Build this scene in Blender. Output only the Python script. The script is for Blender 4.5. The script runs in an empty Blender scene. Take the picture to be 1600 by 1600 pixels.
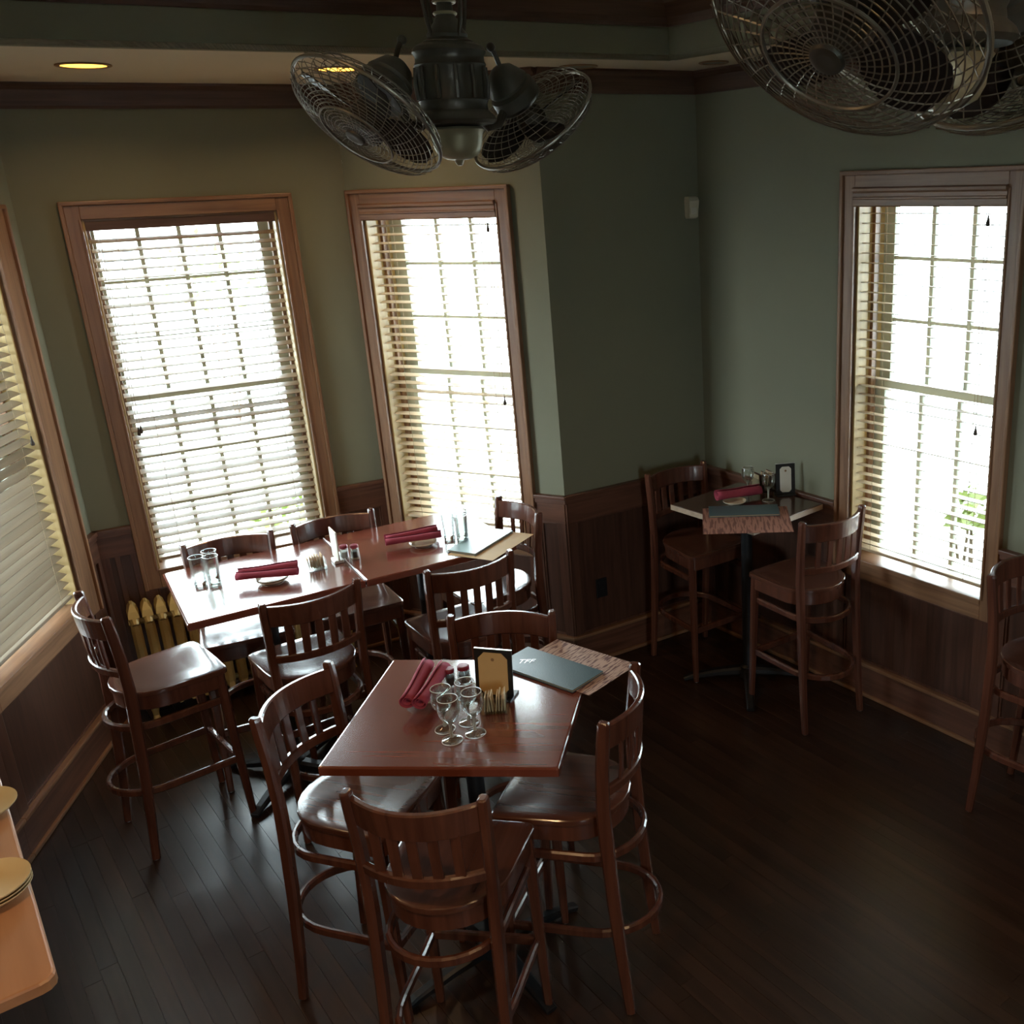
import bpy, bmesh, math, random
from mathutils import Vector, Matrix

random.seed(7)
S = bpy.context.scene
COL = S.collection
PI = math.pi

# ------------------------------------------------------------------ camera
cam_d = bpy.data.cameras.new('camera')
cam = bpy.data.objects.new('camera', cam_d)
COL.objects.link(cam)
S.camera = cam
PITCH, ROLL = math.radians(18.942), math.radians(2.256)
HC = 2.7
cp, sp, cr, sr = math.cos(PITCH), math.sin(PITCH), math.cos(ROLL), math.sin(ROLL)
fw = Vector((0, cp, -sp)); r0 = Vector((1, 0, 0)); d0 = Vector((0, -sp, -cp))
cx = cr * r0 + sr * d0
cd = -sr * r0 + cr * d0
cam.matrix_world = Matrix(((cx.x, -cd.x, -fw.x, 0), (cx.y, -cd.y, -fw.y, 0), (cx.z, -cd.z, -fw.z, HC), (0, 0, 0, 1)))
cam_d.sensor_width = 36
cam_d.lens = 1544.68 / 1600 * 36
cam_d.shift_x = (800 - 1046.5) / 1600
cam_d.shift_y = (803.4 - 800) / 1600
cam_d.clip_start = 0.05
cam_d.clip_end = 300

# ------------------------------------------------------------------ colour management, world
vs = S.view_settings
vs.view_transform = 'Standard'
vs.look = 'None'
vs.gamma = 1
vs.use_curve_mapping = False
vs.exposure = 0.16
SKY = 26.0
LAMP = 1.0
w = bpy.data.worlds.new('sky')
S.world = w
w.use_nodes = True
bgn = w.node_tree.nodes['Background']
bgn.inputs[0].default_value = (0.80, 0.93, 1.0, 1)
bgn.inputs[1].default_value = SKY
S.cycles.use_denoising = True
S.cycles.max_bounces = 10
S.cycles.diffuse_bounces = 5
S.cycles.transparent_max_bounces = 24
S.cycles.transmission_bounces = 10
S.cycles.caustics_reflective = False
S.cycles.caustics_refractive = False
S.cycles.sample_clamp_indirect = 6.0

# ------------------------------------------------------------------ materials
def nmat(name):
    m = bpy.data.materials.new(name)
    m.use_nodes = True
    return m, m.node_tree.nodes, m.node_tree.links, m.node_tree.nodes['Principled BSDF']

def plain(name, col, rough=0.5, metal=0.0, noise=0.0, nscale=8.0, bump=0.0, coat=0.0):
    m, n, l, b = nmat(name)
    b.inputs['Base Color'].default_value = (*col, 1)
    b.inputs['Roughness'].default_value = rough
    b.inputs['Metallic'].default_value = metal
    if coat: b.inputs['Coat Weight'].default_value = coat
    if noise or bump:
        tc = n.new('ShaderNodeTexCoord'); nz = n.new('ShaderNodeTexNoise')
        nz.inputs['Scale'].default_value = nscale
        nz.inputs['Detail'].default_value = 4
        l.new(tc.outputs['Object'], nz.inputs['Vector'])
        if noise:
            mx = n.new('ShaderNodeMixRGB')
            mx.inputs[1].default_value = (*[c * (1 - noise) for c in col], 1)
            mx.inputs[2].default_value = (*[min(1, c * (1 + noise)) for c in col], 1)
            l.new(nz.outputs['Fac'], mx.inputs[0]); l.new(mx.outputs[0], b.inputs['Base Color'])
        if bump:
            bp = n.new('ShaderNodeBump'); bp.inputs['Strength'].default_value = bump; bp.inputs['Distance'].default_value = 0.004
            l.new(nz.outputs['Fac'], bp.inputs['Height']); l.new(bp.outputs[0], b.inputs['Normal'])
    return m

def wood(name, dark, light, rough=0.35, axis=0, scale=1.0, coat=0.0, rnd=0.0, spec=0.5, bump=0.08):
    """grain stretched along one object axis, some per-object variation"""
    m, n, l, b = nmat(name)
    tc = n.new('ShaderNodeTexCoord'); mp = n.new('ShaderNodeMapping')
    sc = [38 * scale] * 3; sc[axis] = 2.2 * scale
    mp.inputs['Scale'].default_value = sc
    l.new(tc.outputs['Object'], mp.inputs['Vector'])
    oi = n.new('ShaderNodeObjectInfo')
    ad = n.new('ShaderNodeVectorMath'); ad.operation = 'ADD'
    cm = n.new('ShaderNodeCombineXYZ')
    mu = n.new('ShaderNodeMath'); mu.operation = 'MULTIPLY'; mu.inputs[1].default_value = 37.0
    l.new(oi.outputs['Random'], mu.inputs[0])
    for k in range(3): l.new(mu.outputs[0], cm.inputs[k])
    l.new(mp.outputs[0], ad.inputs[0]); l.new(cm.outputs[0], ad.inputs[1])
    nz = n.new('ShaderNodeTexNoise'); nz.inputs['Scale'].default_value = 1.0; nz.inputs['Detail'].default_value = 6; nz.inputs['Distortion'].default_value = 0.6
    l.new(ad.outputs[0], nz.inputs['Vector'])
    rp = n.new('ShaderNodeValToRGB')
    rp.color_ramp.elements[0].position = 0.3; rp.color_ramp.elements[0].color = (*dark, 1)
    rp.color_ramp.elements[1].position = 0.7; rp.color_ramp.elements[1].color = (*light, 1)
    l.new(nz.outputs['Fac'], rp.inputs[0])
    out = rp.outputs[0]
    if rnd:
        hs = n.new('ShaderNodeHueSaturation')
        m2 = n.new('ShaderNodeMapRange'); m2.inputs[3].default_value = 1 - rnd; m2.inputs[4].default_value = 1 + rnd
        l.new(oi.outputs['Random'], m2.inputs[0]); l.new(m2.outputs[0], hs.inputs['Value']); l.new(out, hs.inputs['Color'])
        out = hs.outputs[0]
    l.new(out, b.inputs['Base Color'])
    b.inputs['Roughness'].default_value = rough
    b.inputs['Specular IOR Level'].default_value = spec
    if coat:
        b.inputs['Coat Weight'].default_value = coat; b.inputs['Coat Roughness'].default_value = 0.12
    bp = n.new('ShaderNodeBump'); bp.inputs['Strength'].default_value = bump; bp.inputs['Distance'].default_value = 0.0012
    l.new(nz.outputs['Fac'], bp.inputs['Height']); l.new(bp.outputs[0], b.inputs['Normal'])
    return m

def glass(name, tint=(1, 1, 1), ior=1.45):
    m, n, l, b = nmat(name)
    b.inputs['Base Color'].default_value = (*tint, 1)
    b.inputs['Roughness'].default_value = 0.0
    b.inputs['Transmission Weight'].default_value = 1.0
    b.inputs['IOR'].default_value = ior
    return m

def pane_mat(name):
    m, n, l, b = nmat(name)
    n.remove(b)
    tr = n.new('ShaderNodeBsdfTransparent'); tr.inputs[0].default_value = (0.96, 0.98, 0.97, 1)
    gl = n.new('ShaderNodeBsdfGlossy'); gl.inputs['Roughness'].default_value = 0.02
    fr = n.new('ShaderNodeFresnel'); fr.inputs[0].default_value = 1.3
    mx = n.new('ShaderNodeMixShader')
    l.new(fr.outputs[0], mx.inputs[0]); l.new(tr.outputs[0], mx.inputs[1]); l.new(gl.outputs[0], mx.inputs[2])
    l.new(mx.outputs[0], n['Material Output'].inputs[0])
    return m

def thin_glass(name):
    m, n, l, b = nmat(name)
    n.remove(b)
    tr = n.new('ShaderNodeBsdfTransparent'); tr.inputs[0].default_value = (0.95, 0.97, 0.96, 1)
    gl = n.new('ShaderNodeBsdfGlossy'); gl.inputs['Roughness'].default_value = 0.07; gl.inputs[0].default_value = (1, 1, 1, 1)
    lw = n.new('ShaderNodeFresnel'); lw.inputs[0].default_value = 1.5
    ml = n.new('ShaderNodeMath'); ml.operation = 'MINIMUM'; ml.inputs[1].default_value = 0.6
    l.new(lw.outputs[0], ml.inputs[0])
    mx = n.new('ShaderNodeMixShader')
    l.new(ml.outputs[0], mx.inputs[0]); l.new(tr.outputs[0], mx.inputs[1]); l.new(gl.outputs[0], mx.inputs[2])
    l.new(mx.outputs[0], n['Material Output'].inputs[0])
    return m

def emit(name, col, st):
    m, n, l, b = nmat(name)
    b.inputs['Base Color'].default_value = (*col, 1)
    b.inputs['Emission Color'].default_value = (*col, 1)
    b.inputs['Emission Strength'].default_value = st
    return m

def printed(name, paper, ink, axis, freq, cut=0.5, soft=0.04):
    """flat print: rows of fine strokes on paper"""
    m, n, l, b = nmat(name)
    tc = n.new('ShaderNodeTexCoord'); mp = n.new('ShaderNodeMapping')
    l.new(tc.outputs['Object'], mp.inputs['Vector'])
    nz = n.new('ShaderNodeTexNoise'); nz.inputs['Scale'].default_value = 1.0; nz.inputs['Detail'].default_value = 1
    mp.inputs['Scale'].default_value = freq
    l.new(mp.outputs[0], nz.inputs['Vector'])
    rp = n.new('ShaderNodeValToRGB')
    rp.color_ramp.elements[0].position = cut - soft; rp.color_ramp.elements[0].color = (*ink, 1)
    rp.color_ramp.elements[1].position = cut + soft; rp.color_ramp.elements[1].color = (*paper, 1)
    l.new(nz.outputs['Fac'], rp.inputs[0]); l.new(rp.outputs[0], b.inputs['Base Color'])
    b.inputs['Roughness'].default_value = 0.6
    return m

M = {}
M['wall'] = plain('sage_paint', (0.205, 0.207, 0.145), 0.75, noise=0.05, nscale=3, bump=0.05)
M['ceil'] = plain('cream_ceiling_paint', (0.74, 0.67, 0.55), 0.8, noise=0.03, nscale=2)
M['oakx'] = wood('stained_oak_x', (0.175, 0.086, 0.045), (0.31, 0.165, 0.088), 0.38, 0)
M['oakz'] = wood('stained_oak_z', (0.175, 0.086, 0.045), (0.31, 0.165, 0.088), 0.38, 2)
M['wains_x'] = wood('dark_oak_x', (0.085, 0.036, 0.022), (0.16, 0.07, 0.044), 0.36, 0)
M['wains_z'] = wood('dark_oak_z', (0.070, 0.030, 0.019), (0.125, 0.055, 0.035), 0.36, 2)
M['panel_shaded'] = wood('shaded_panel_oak', (0.048, 0.021, 0.014), (0.09, 0.040, 0.026), 0.36, 2)  # darker copy of the wainscot oak: recess shade put into the colour
M['crown'] = wood('crown_oak', (0.065, 0.03, 0.02), (0.12, 0.058, 0.036), 0.5, 0)
M['plank'] = wood('dark_floor_oak', (0.022, 0.0105, 0.0065), (0.040, 0.0195, 0.012), 0.31, 0, 0.8, rnd=0.22, bump=0.03)
M['subfloor'] = plain('floor_joint', (0.012, 0.007, 0.005), 0.7)
M['chair'] = wood('mahogany_chair', (0.065, 0.021, 0.013), (0.115, 0.040, 0.023), 0.26, 2, 0.8, coat=0.3, bump=0.03)
M['seat'] = wood('mahogany_seat', (0.065, 0.023, 0.014), (0.10, 0.037, 0.022), 0.20, 1, 0.7, coat=0.5, bump=0.02)
M['table'] = wood('mahogany_table', (0.145, 0.036, 0.021), (0.175, 0.046, 0.027), 0.20, 0, 0.8, coat=1.0, bump=0.012)
M['table'].node_tree.nodes['Principled BSDF'].inputs['Coat IOR'].default_value = 1.65
M['table_d'] = wood('dark_table', (0.05, 0.022, 0.015), (0.08, 0.034, 0.022), 0.2, 0, 1.1, coat=0.6, bump=0.03)
M['edge'] = wood('pale_table_edge', (0.34, 0.25, 0.18), (0.46, 0.35, 0.26), 0.4, 0)
M['jamb'] = wood('maple_jamb', (0.42, 0.29, 0.12), (0.54, 0.39, 0.18), 0.45, 2, 0.7)
M['iron'] = plain('black_iron', (0.018, 0.018, 0.02), 0.4, 0.3, bump=0.2, nscale=60)
M['glide'] = plain('steel_glide', (0.5, 0.5, 0.5), 0.3, 1.0)
M['sash'] = plain('sash_paint', (0.50, 0.52, 0.42), 0.5, noise=0.04)
M['pane'] = pane_mat('window_glass')
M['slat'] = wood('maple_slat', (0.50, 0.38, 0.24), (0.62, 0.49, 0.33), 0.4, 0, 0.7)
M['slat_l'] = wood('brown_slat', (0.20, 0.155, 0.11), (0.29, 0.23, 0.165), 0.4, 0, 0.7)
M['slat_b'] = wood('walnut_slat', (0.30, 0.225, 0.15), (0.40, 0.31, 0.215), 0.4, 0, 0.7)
M['cord'] = plain('blind_cord', (0.35, 0.27, 0.18), 0.8)
M['tassel'] = plain('dark_tassel', (0.05, 0.035, 0.025), 0.6)
M['bronze'] = plain('antique_bronze', (0.085, 0.078, 0.062), 0.42, 0.35, noise=0.3, nscale=30)
M['wire'] = plain('bronze_wire', (0.24, 0.22, 0.18), 0.35, 0.6)
M['brass'] = plain('aged_brass', (0.34, 0.30, 0.19), 0.4, 0.3, noise=0.15, nscale=14)
M['blade'] = plain('fan_blade', (0.012, 0.010, 0.012), 0.45, noise=0.2)
M['glass'] = thin_glass('drinking_glass')
M['clear'] = glass('solid_glass', (0.93, 0.97, 0.96))
M['rim'] = plain('painted_glass_glint', (0.62, 0.60, 0.52), 0.15, coat=0.5)  # window glints on rims, stems and foot edges, painted as a pale tone
M['napkin'] = plain('burgundy_napkin', (0.30, 0.040, 0.072), 0.9, noise=0.12, nscale=40, bump=0.2)
M['china'] = plain('cream_china', (0.62, 0.55, 0.42), 0.25, coat=0.3)
M['yellow_china'] = plain('ivory_china', (0.68, 0.54, 0.32), 0.3, coat=0.3)
M['card'] = plain('tan_card', (0.55, 0.36, 0.16), 0.8, noise=0.05, nscale=30)
M['whitecard'] = plain('white_card', (0.72, 0.70, 0.62), 0.7)
M['cardink'] = plain('brown_ink', (0.25, 0.14, 0.06), 0.8)
M['black'] = plain('black_acrylic', (0.015, 0.014, 0.013), 0.25)
M['menu'] = plain('teal_black_leather', (0.055, 0.095, 0.11), 0.32, bump=0.15, nscale=180)
M['silver'] = plain('silver_foil', (0.75, 0.75, 0.74), 0.3, 0.5)
M['paper'] = printed('menu_sheet', (0.42, 0.26, 0.19), (0.12, 0.045, 0.035), 0, (150, 22, 1), 0.46)
M['papertan'] = plain('tan_sheet', (0.55, 0.38, 0.2), 0.7, noise=0.1)
M['paper2'] = printed('menu_sheet_red', (0.36, 0.17, 0.125), (0.16, 0.06, 0.045), 0, (90, 9, 1), 0.47)
M['redcap'] = plain('red_cap', (0.22, 0.015, 0.035), 0.35)
M['pepper'] = plain('dark_pepper', (0.03, 0.022, 0.018), 0.7, noise=0.4, nscale=200)
M['salt'] = plain('salt', (0.7, 0.7, 0.68), 0.8)
M['packet'] = plain('sugar_packet', (0.62, 0.48, 0.30), 0.7, noise=0.1, nscale=60)
M['packet2'] = plain('dark_packet', (0.10, 0.05, 0.035), 0.7)
M['radiator'] = plain('gold_radiator_paint', (0.48, 0.35, 0.13), 0.5, 0.15, noise=0.12, nscale=12)
M['plastic'] = plain('ivory_plastic', (0.62, 0.58, 0.45), 0.45)
M['outlet'] = plain('black_plastic', (0.01, 0.01, 0.012), 0.4)
M['lamp_on'] = emit('warm_lamp', (1.0, 0.55, 0.08), 3.2)
M['lamp_off'] = plain('unlit_lamp', (0.22, 0.22, 0.17), 0.5)
M['trimring'] = plain('lamp_trim', (0.35, 0.22, 0.12), 0.5)
M['ground'] = plain('pale_concrete', (0.5, 0.5, 0.48), 0.9, noise=0.06, nscale=1)
M['leaf'] = plain('leaf_green', (0.13, 0.17, 0.03), 0.6, noise=0.3, nscale=9)
M['bark'] = plain('bark', (0.10, 0.07, 0.05), 0.9)
M['siding'] = plain('white_siding', (0.75, 0.75, 0.74), 0.8)
M['darkglass'] = plain('far_window_glass', (0.06, 0.065, 0.07), 0.2)
M['roof'] = plain('grey_shingle', (0.20, 0.20, 0.20), 0.9, noise=0.1)

# ------------------------------------------------------------------ mesh helpers
def link(name, me, mat, parent=None, smooth=False):
    o = bpy.data.objects.new(name, me)
    COL.objects.link(o)
    if mat is not None and not me.materials: me.materials.append(mat)
    if parent is not None: o.parent = parent
    if smooth:
        for p in me.polygons: p.use_smooth = True
    return o

def obj(name, bm, mat, parent=None, smooth=False):
    bmesh.ops.recalc_face_normals(bm, faces=bm.faces)
    if smooth:
        for e in bm.edges:
            if len(e.link_faces) == 2 and e.calc_face_angle(0) > 0.62: e.smooth = False
    me = bpy.data.meshes.new(name)
    bm.to_mesh(me); bm.free()
    return link(name, me, mat, parent, smooth)

def again(src, name, parent, loc=None, rot=None):
    o = src.copy(); o.name = name
    COL.objects.link(o)
    o.parent = parent
    if loc is not None: o.location = loc
    if rot is not None: o.rotation_euler = rot
    return o

def empty(name, loc=(0, 0, 0), rz=0.0, label=None, cat=None, group=None, kind=None):
    o = bpy.data.objects.new(name, None)
    COL.objects.link(o)
    o.empty_display_size = 0.1
    o.location = loc; o.rotation_euler = (0, 0, rz)
    return tag(o, label, cat, group, kind)

def tag(o, label=None, cat=None, group=None, kind=None):
    for k, v in (('label', label), ('category', cat), ('group', group), ('kind', kind)):
        if v: o[k] = v
    return o

def copy_tree(src, parent=None):
    c = src.copy(); COL.objects.link(c)
    if parent is not None: c.parent = parent
    for ch in src.children: copy_tree(ch, c)
    return c

def box(bm, a, b, bevel=0.0, mtx=None):
    (x0, y0, z0), (x1, y1, z1) = a, b
    if x0 > x1: x0, x1 = x1, x0
    if y0 > y1: y0, y1 = y1, y0
    if z0 > z1: z0, z1 = z1, z0
    r = bmesh.ops.create_cube(bm, size=1.0)
    vs_ = r['verts']
    for v in vs_:
        v.co = Vector((x0 + (v.co.x + .5) * (x1 - x0), y0 + (v.co.y + .5) * (y1 - y0), z0 + (v.co.z + .5) * (z1 - z0)))
    if bevel:
        es = list({e for v in vs_ for e in v.link_edges})
        rb = bmesh.ops.bevel(bm, geom=es, offset=bevel, segments=2, affect='EDGES', profile=0.6)
        vs_ = list({v for f in rb['faces'] for v in f.verts} | {v for v in vs_ if v.is_valid})
    if mtx is not None:
        for v in vs_: v.co = mtx @ v.co
    return bm

def sweep(bm, pts, w_, h_, ref=(0, 0, 1), closed=False, cham=0.25, cap=True):
    """chamfered rectangular section swept along pts; h_ along ref, w_ across; w_/h_ may be lists"""
    n = len(pts)
    P = [Vector(p) for p in pts]
    W = w_ if isinstance(w_, (list, tuple)) else [w_] * n
    H = h_ if isinstance(h_, (list, tuple)) else [h_] * n
    ref = Vector(ref)
    rings = []
    for i in range(n):
        a = P[(i - 1) % n] if (closed or i > 0) else P[i]
        b = P[(i + 1) % n] if (closed or i < n - 1) else P[i]
        t = (b - a).normalized()
        u = ref - ref.dot(t) * t
        u.normalize()
        s = t.cross(u)
        hw, hh = W[i] / 2, H[i] / 2
        c = cham * min(hw, hh) * 2
        sec = [(hw, hh - c), (hw - c, hh), (-hw + c, hh), (-hw, hh - c), (-hw, -hh + c), (-hw + c, -hh), (hw - c, -hh), (hw, -hh + c)]
        rings.append([bm.verts.new(P[i] + s * x + u * y) for x, y in sec])
    m = n if closed else n - 1
    for i in range(m):
        A, B = rings[i], rings[(i + 1) % n]
        for k in range(8):
            bm.faces.new((A[k], A[(k + 1) % 8], B[(k + 1) % 8], B[k]))
    if cap and not closed:
        bm.faces.new(rings[0][::-1]); bm.faces.new(rings[-1])
    return bm

def tube(bm, pts, r, seg=6, closed=False, cap=True):
    P = [Vector(p) for p in pts]
    n = len(P)
    R = r if isinstance(r, (list, tuple)) else [r] * n
    t0 = (P[1] - P[0]).normalized()
    nrm = t0.orthogonal().normalized()
    rings = []
    for i in range(n):
        a = P[(i - 1) % n] if (closed or i > 0) else P[i]
        b = P[(i + 1) % n] if (closed or i < n - 1) else P[i]
        t = (b - a).normalized()
        nrm = (nrm - nrm.dot(t) * t)
        if nrm.length < 1e-6: nrm = t.orthogonal()
        nrm.normalize()
        bn = t.cross(nrm)
        rings.append([bm.verts.new(P[i] + (nrm * math.cos(2 * PI * k / seg) + bn * math.sin(2 * PI * k / seg)) * R[i]) for k in range(seg)])
    for i in range(n if closed else n - 1):
        A, B = rings[i], rings[(i + 1) % n]
        for k in range(seg):
            bm.faces.new((A[k], A[(k + 1) % seg], B[(k + 1) % seg], B[k]))
    if cap and not closed:
        bm.faces.new(rings[0][::-1]); bm.faces.new(rings[-1])
    return bm

def lathe(bm, prof, seg=24, c=(0, 0, 0), closed_prof=False):
    """prof: list of (r, z)"""
    c = Vector(c)
    rings = []
    for r, z in prof:
        if r < 1e-6:
            rings.append([bm.verts.new(c + Vector((0, 0, z)))])
        else:
            rings.append([bm.verts.new(c + Vector((r * math.cos(2 * PI * k / seg), r * math.sin(2 * PI * k / seg), z))) for k in range(seg)])
    m = len(rings)
    for i in range(m if closed_prof else m - 1):
        A, B = rings[i], rings[(i + 1) % m]
        for k in range(seg):
            k2 = (k + 1) % seg
            if len(A) == 1 and len(B) == 1: continue
            if len(A) == 1: bm.faces.new((A[0], B[k2], B[k]))
            elif len(B) == 1: bm.faces.new((A[k], A[k2], B[0]))
            else: bm.faces.new((A[k], A[k2], B[k2], B[k]))
    return bm

def loft(bm, rings, cap0=True, cap1=True):
    R = [[bm.verts.new(p) for p in ring] for ring in rings]
    n = len(R[0])
    for A, B in zip(R[:-1], R[1:]):
        for k in range(n):
            bm.faces.new((A[k], A[(k + 1) % n], B[(k + 1) % n], B[k]))
    if cap0: bm.faces.new(R[0][::-1])
    if cap1: bm.faces.new(R[-1])
    return bm

def new(): return bmesh.new()
def rad(d): return math.radians(d)

# ------------------------------------------------------------------ room plan
AZ = {'M': 30.5, 'N': -23.55, 'P': 33.59, 'R': -50.96, 'L': 98.09}
AZ = {k: rad(v) for k, v in AZ.items()}
cLM = Vector((-3.025, 4.898)); cMN = Vector((-1.694, 5.682)); cNP = Vector((-0.575, 5.195)); cPR = Vector((0.225, 5.726))
dL = Vector((math.cos(AZ['L']), math.sin(AZ['L'])))
dR = Vector((math.cos(AZ['R']), math.sin(AZ['R'])))
BACK_Y = -2.4
tL = (cLM.y - BACK_Y) / dL.y
cLB = cLM - dL * tL
tR = (cPR.y - BACK_Y) / -dR.y
cRB = cPR + dR * tR
ZS, ZT = 3.21, 3.47          # soffit and tray ceilings
ZW = 3.75
# window openings (u0,u1) along their walls, and (z0,z1)
WZ0, WZ1 = 0.77, 2.60
WIN = {'L': (tL - 1.22, tL - 0.30), 'M': (0.265, 1.169), 'N': (0.100, 0.955), 'R': (1.13, 1.935)}
ORG = {'L': cLB, 'M': cLM, 'N': cMN, 'P': cNP, 'R': cPR}
LEN = {'L': tL, 'M': (cMN - cLM).length, 'N': (cNP - cMN).length, 'P': (cPR - cNP).length, 'R': tR}
AZL = dict(AZ)
WNAME = {'L': 'wall_left', 'M': 'wall_back_left', 'N': 'wall_back_middle', 'P': 'wall_back_right', 'R': 'wall_right'}
TH = 0.26

for k in 'LMNPR':
    o = empty('tmp'); bpy.data.objects.remove(o)
    bm = new()
    n = LEN[k]
    e0 = -0.12 if k in 'MR' else 0.0
    e1 = n
    if k in WIN:
        u0, u1 = WIN[k]
        box(bm, (e0, 0, 0), (u0, TH, ZW)); box(bm, (u1, 0, 0), (e1, TH, ZW))
        box(bm, (u0, 0, 0), (u1, TH, WZ0)); box(bm, (u0, 0, WZ1), (u1, TH, ZW))
    else:
        box(bm, (e0, 0, 0), (e1, TH, ZW))
    wl = obj(WNAME[k], bm, M['wall'])
    wl.location = (*ORG[k], 0); wl.rotation_euler = (0, 0, AZ[k])
    wl['kind'] = 'structure'
bm = new()
BA, BB, BZ0, BZ1 = 1.2, 1.75, 1.0, 2.6        # unseen window added behind the camera as daylight fill
box(bm, (cLB.x - .5, BACK_Y - .2, 0), (BA, BACK_Y, ZW)); box(bm, (BB, BACK_Y - .2, 0), (cRB.x + .5, BACK_Y, ZW))
box(bm, (BA, BACK_Y - .2, 0), (BB, BACK_Y, BZ0)); box(bm, (BA, BACK_Y - .2, BZ1), (BB, BACK_Y, ZW))
obj('wall_behind', bm, M['wall'])['kind'] = 'structure'
rw = empty('window_5', (0, BACK_Y, 0), kind='structure')
for p0_, p1_ in (((BA - .08, 0, .92), (BA, .025, 2.68)), ((BB, 0, .92), (BB + .08, .025, 2.68)), ((BA, 0, 2.6), (BB, .025, 2.68)), ((BA, 0, .92), (BB, .025, 1.0)), (((BA + BB) / 2 - .012, -.12, 1.0), ((BA + BB) / 2 + .012, -.08, 2.6)), ((BA, -.12, 1.78), (BB, -.08, 1.82))):
    bm = new(); box(bm, p0_, p1_, .003); obj('window_frame', bm, M['oakx'], rw)
bm = new(); box(bm, (BA, -.102, 1.0), (BB, -.098, 2.6)); obj('pane', bm, M['pane'], rw)
ld = bpy.data.lights.new('window_portal', 'AREA')
ld.shape = 'RECTANGLE'; ld.size = BB - BA; ld.size_y = BZ1 - BZ0
ld.cycles.is_portal = True
lo = bpy.data.objects.new('window_portal', ld); COL.objects.link(lo)
lo.location = ((BA + BB) / 2, BACK_Y - .22, (BZ0 + BZ1) / 2); lo.rotation_euler = (rad(90), 0, 0)

# floor
bm = new(); box(bm, (-4.5, BACK_Y - .2, -0.12), (cRB.x + .6, 6.6, -0.006))
floor = obj('floor', bm, M['subfloor']); floor['kind'] = 'structure'
room = [cLB, cLM, cMN, cNP, cPR, cRB]
def inside(p, poly):
    c = False
    for i in range(len(poly)):
        a, b = poly[i], poly[i - 1]
        if (a.y > p.y) != (b.y > p.y) and p.x < (b.x - a.x) * (p.y - a.y) / (b.y - a.y) + a.x: c = not c
    return c
PW = 0.062
qd = Vector((-dR.y, dR.x))           # across the boards
plank_me = {}
nplank = 0
q = -1.45
row = 0
while q < 3.80:
    s = -6.3 + random.uniform(0, .9)
    while s < 0.6:
        ln = random.choice((1.45, 1.7, 2.0, 2.3))
        mid = dR * (s + ln / 2) + qd * (q + PW / 2)
        hits = [inside(dR * (s + ln * f) + qd * (q + PW / 2), room) for f in (.03, .15, .3, .5, .7, .85, .97)]
        if any(hits) and nplank < 300 and mid.y > 0.9:
            if ln not in plank_me:
                bm = new(); box(bm, (-ln / 2 + .0006, -PW / 2 + .0006, -0.02), (ln / 2 - .0006, PW / 2 - .0006, 0), 0)
                me = bpy.data.meshes.new('plank'); bm.to_mesh(me); bm.free(); me.materials.append(M['plank']); plank_me[ln] = me
            o = bpy.data.objects.new('plank', plank_me[ln]); COL.objects.link(o)
            o.parent = floor; o.location = (mid.x, mid.y, 0); o.rotation_euler = (0, 0, AZ['R'])
            nplank += 1
        s += ln
    q += PW; row += 1

# floor boards past the counted ones (behind the camera): one joined part
bm = new()
for k in range(40):
    box(bm, (-3.2 + k * .22, BACK_Y, -0.02), (-3.2 + k * .22 + .218, 0.75, -0.001))
o = obj('rear_boards', bm, M['plank'], floor); o['kind'] = 'stuff'

# ceilings
tc0 = Vector((0.083, 5.087))
dS = Vector((math.cos(rad(29.55)), math.sin(rad(29.55)))); dT = Vector((math.cos(rad(-49)), math.sin(rad(-49))))
def hit(p, d, a, dd):
    det = d.x * -dd.y + dd.x * d.y
    t = ((a.x - p.x) * -dd.y + dd.x * (a.y - p.y)) / det
    return p + d * t
tl = hit(tc0, -dS, cLM, dL)
tr = tc0 + dT * ((tc0.y - BACK_Y) / -dT.y)
bm = new()
ring = [cLM, cMN, cNP, cPR, cRB, tr, tc0, tl]
vb = [bm.verts.new((p.x, p.y, ZS)) for p in ring]; vt = [bm.verts.new((p.x, p.y, ZS + .02)) for p in ring]
bm.faces.new(vb[::-1]); bm.faces.new(vt)
for i in range(8):
    j = (i + 1) % 8; bm.faces.new((vb[i], vb[j], vt[j], vt[i]))
obj('ceiling_soffit', bm, M['ceil'])['kind'] = 'structure'
bm = new(); box(bm, (-4.5, BACK_Y - .2, ZT), (cRB.x + .6, 6.6, ZT + .1))
obj('ceiling', bm, M['ceil'])['kind'] = 'structure'
# tray fascia (sage) and its wooden crown
def edge_strip(name, a, d, ln, z0, z1, y0, y1, mat, bevel=0):
    bm = new(); box(bm, (0, y0, z0), (ln, y1, z1), bevel)
    o = obj(name, bm, mat); o.location = (a.x, a.y, 0); o.rotation_euler = (0, 0, math.atan2(d.y, d.x)); o['kind'] = 'structure'
    return o
LS = (tc0 - tl).length; LT = (tr - tc0).length
edge_strip('wall_tray_back', tl, dS, LS + .02, ZS - .001, ZT, 0, .04, M['wall'])
edge_strip('wall_tray_right', tc0, dT, LT, ZS - .001, ZT, 0, .04, M['wall'])
def crown(name, a, d, ln, z0, z1, out, mat, e=(0, 0)):
    """moulded strip: stepped profile leaning into the room"""
    bm = new()
    prof = [(0, z0), (-.012, z0), (-.018, z0 + (z1 - z0) * .12), (-.022, z0 + (z1 - z0) * .3), (-out * .6, z0 + (z1 - z0) * .72), (-out * .92, z0 + (z1 - z0) * .86), (-out, z0 + (z1 - z0) * .9), (-out, z1), (0, z1)]
    loft(bm, [[Vector((x, y, z)) for y, z in prof] for x in (-e[0], ln + e[1])])
    o = obj(name, bm, mat); o.location = (a.x, a.y, 0); o.rotation_euler = (0, 0, math.atan2(d.y, d.x)); o['kind'] = 'structure'
    return o
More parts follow.
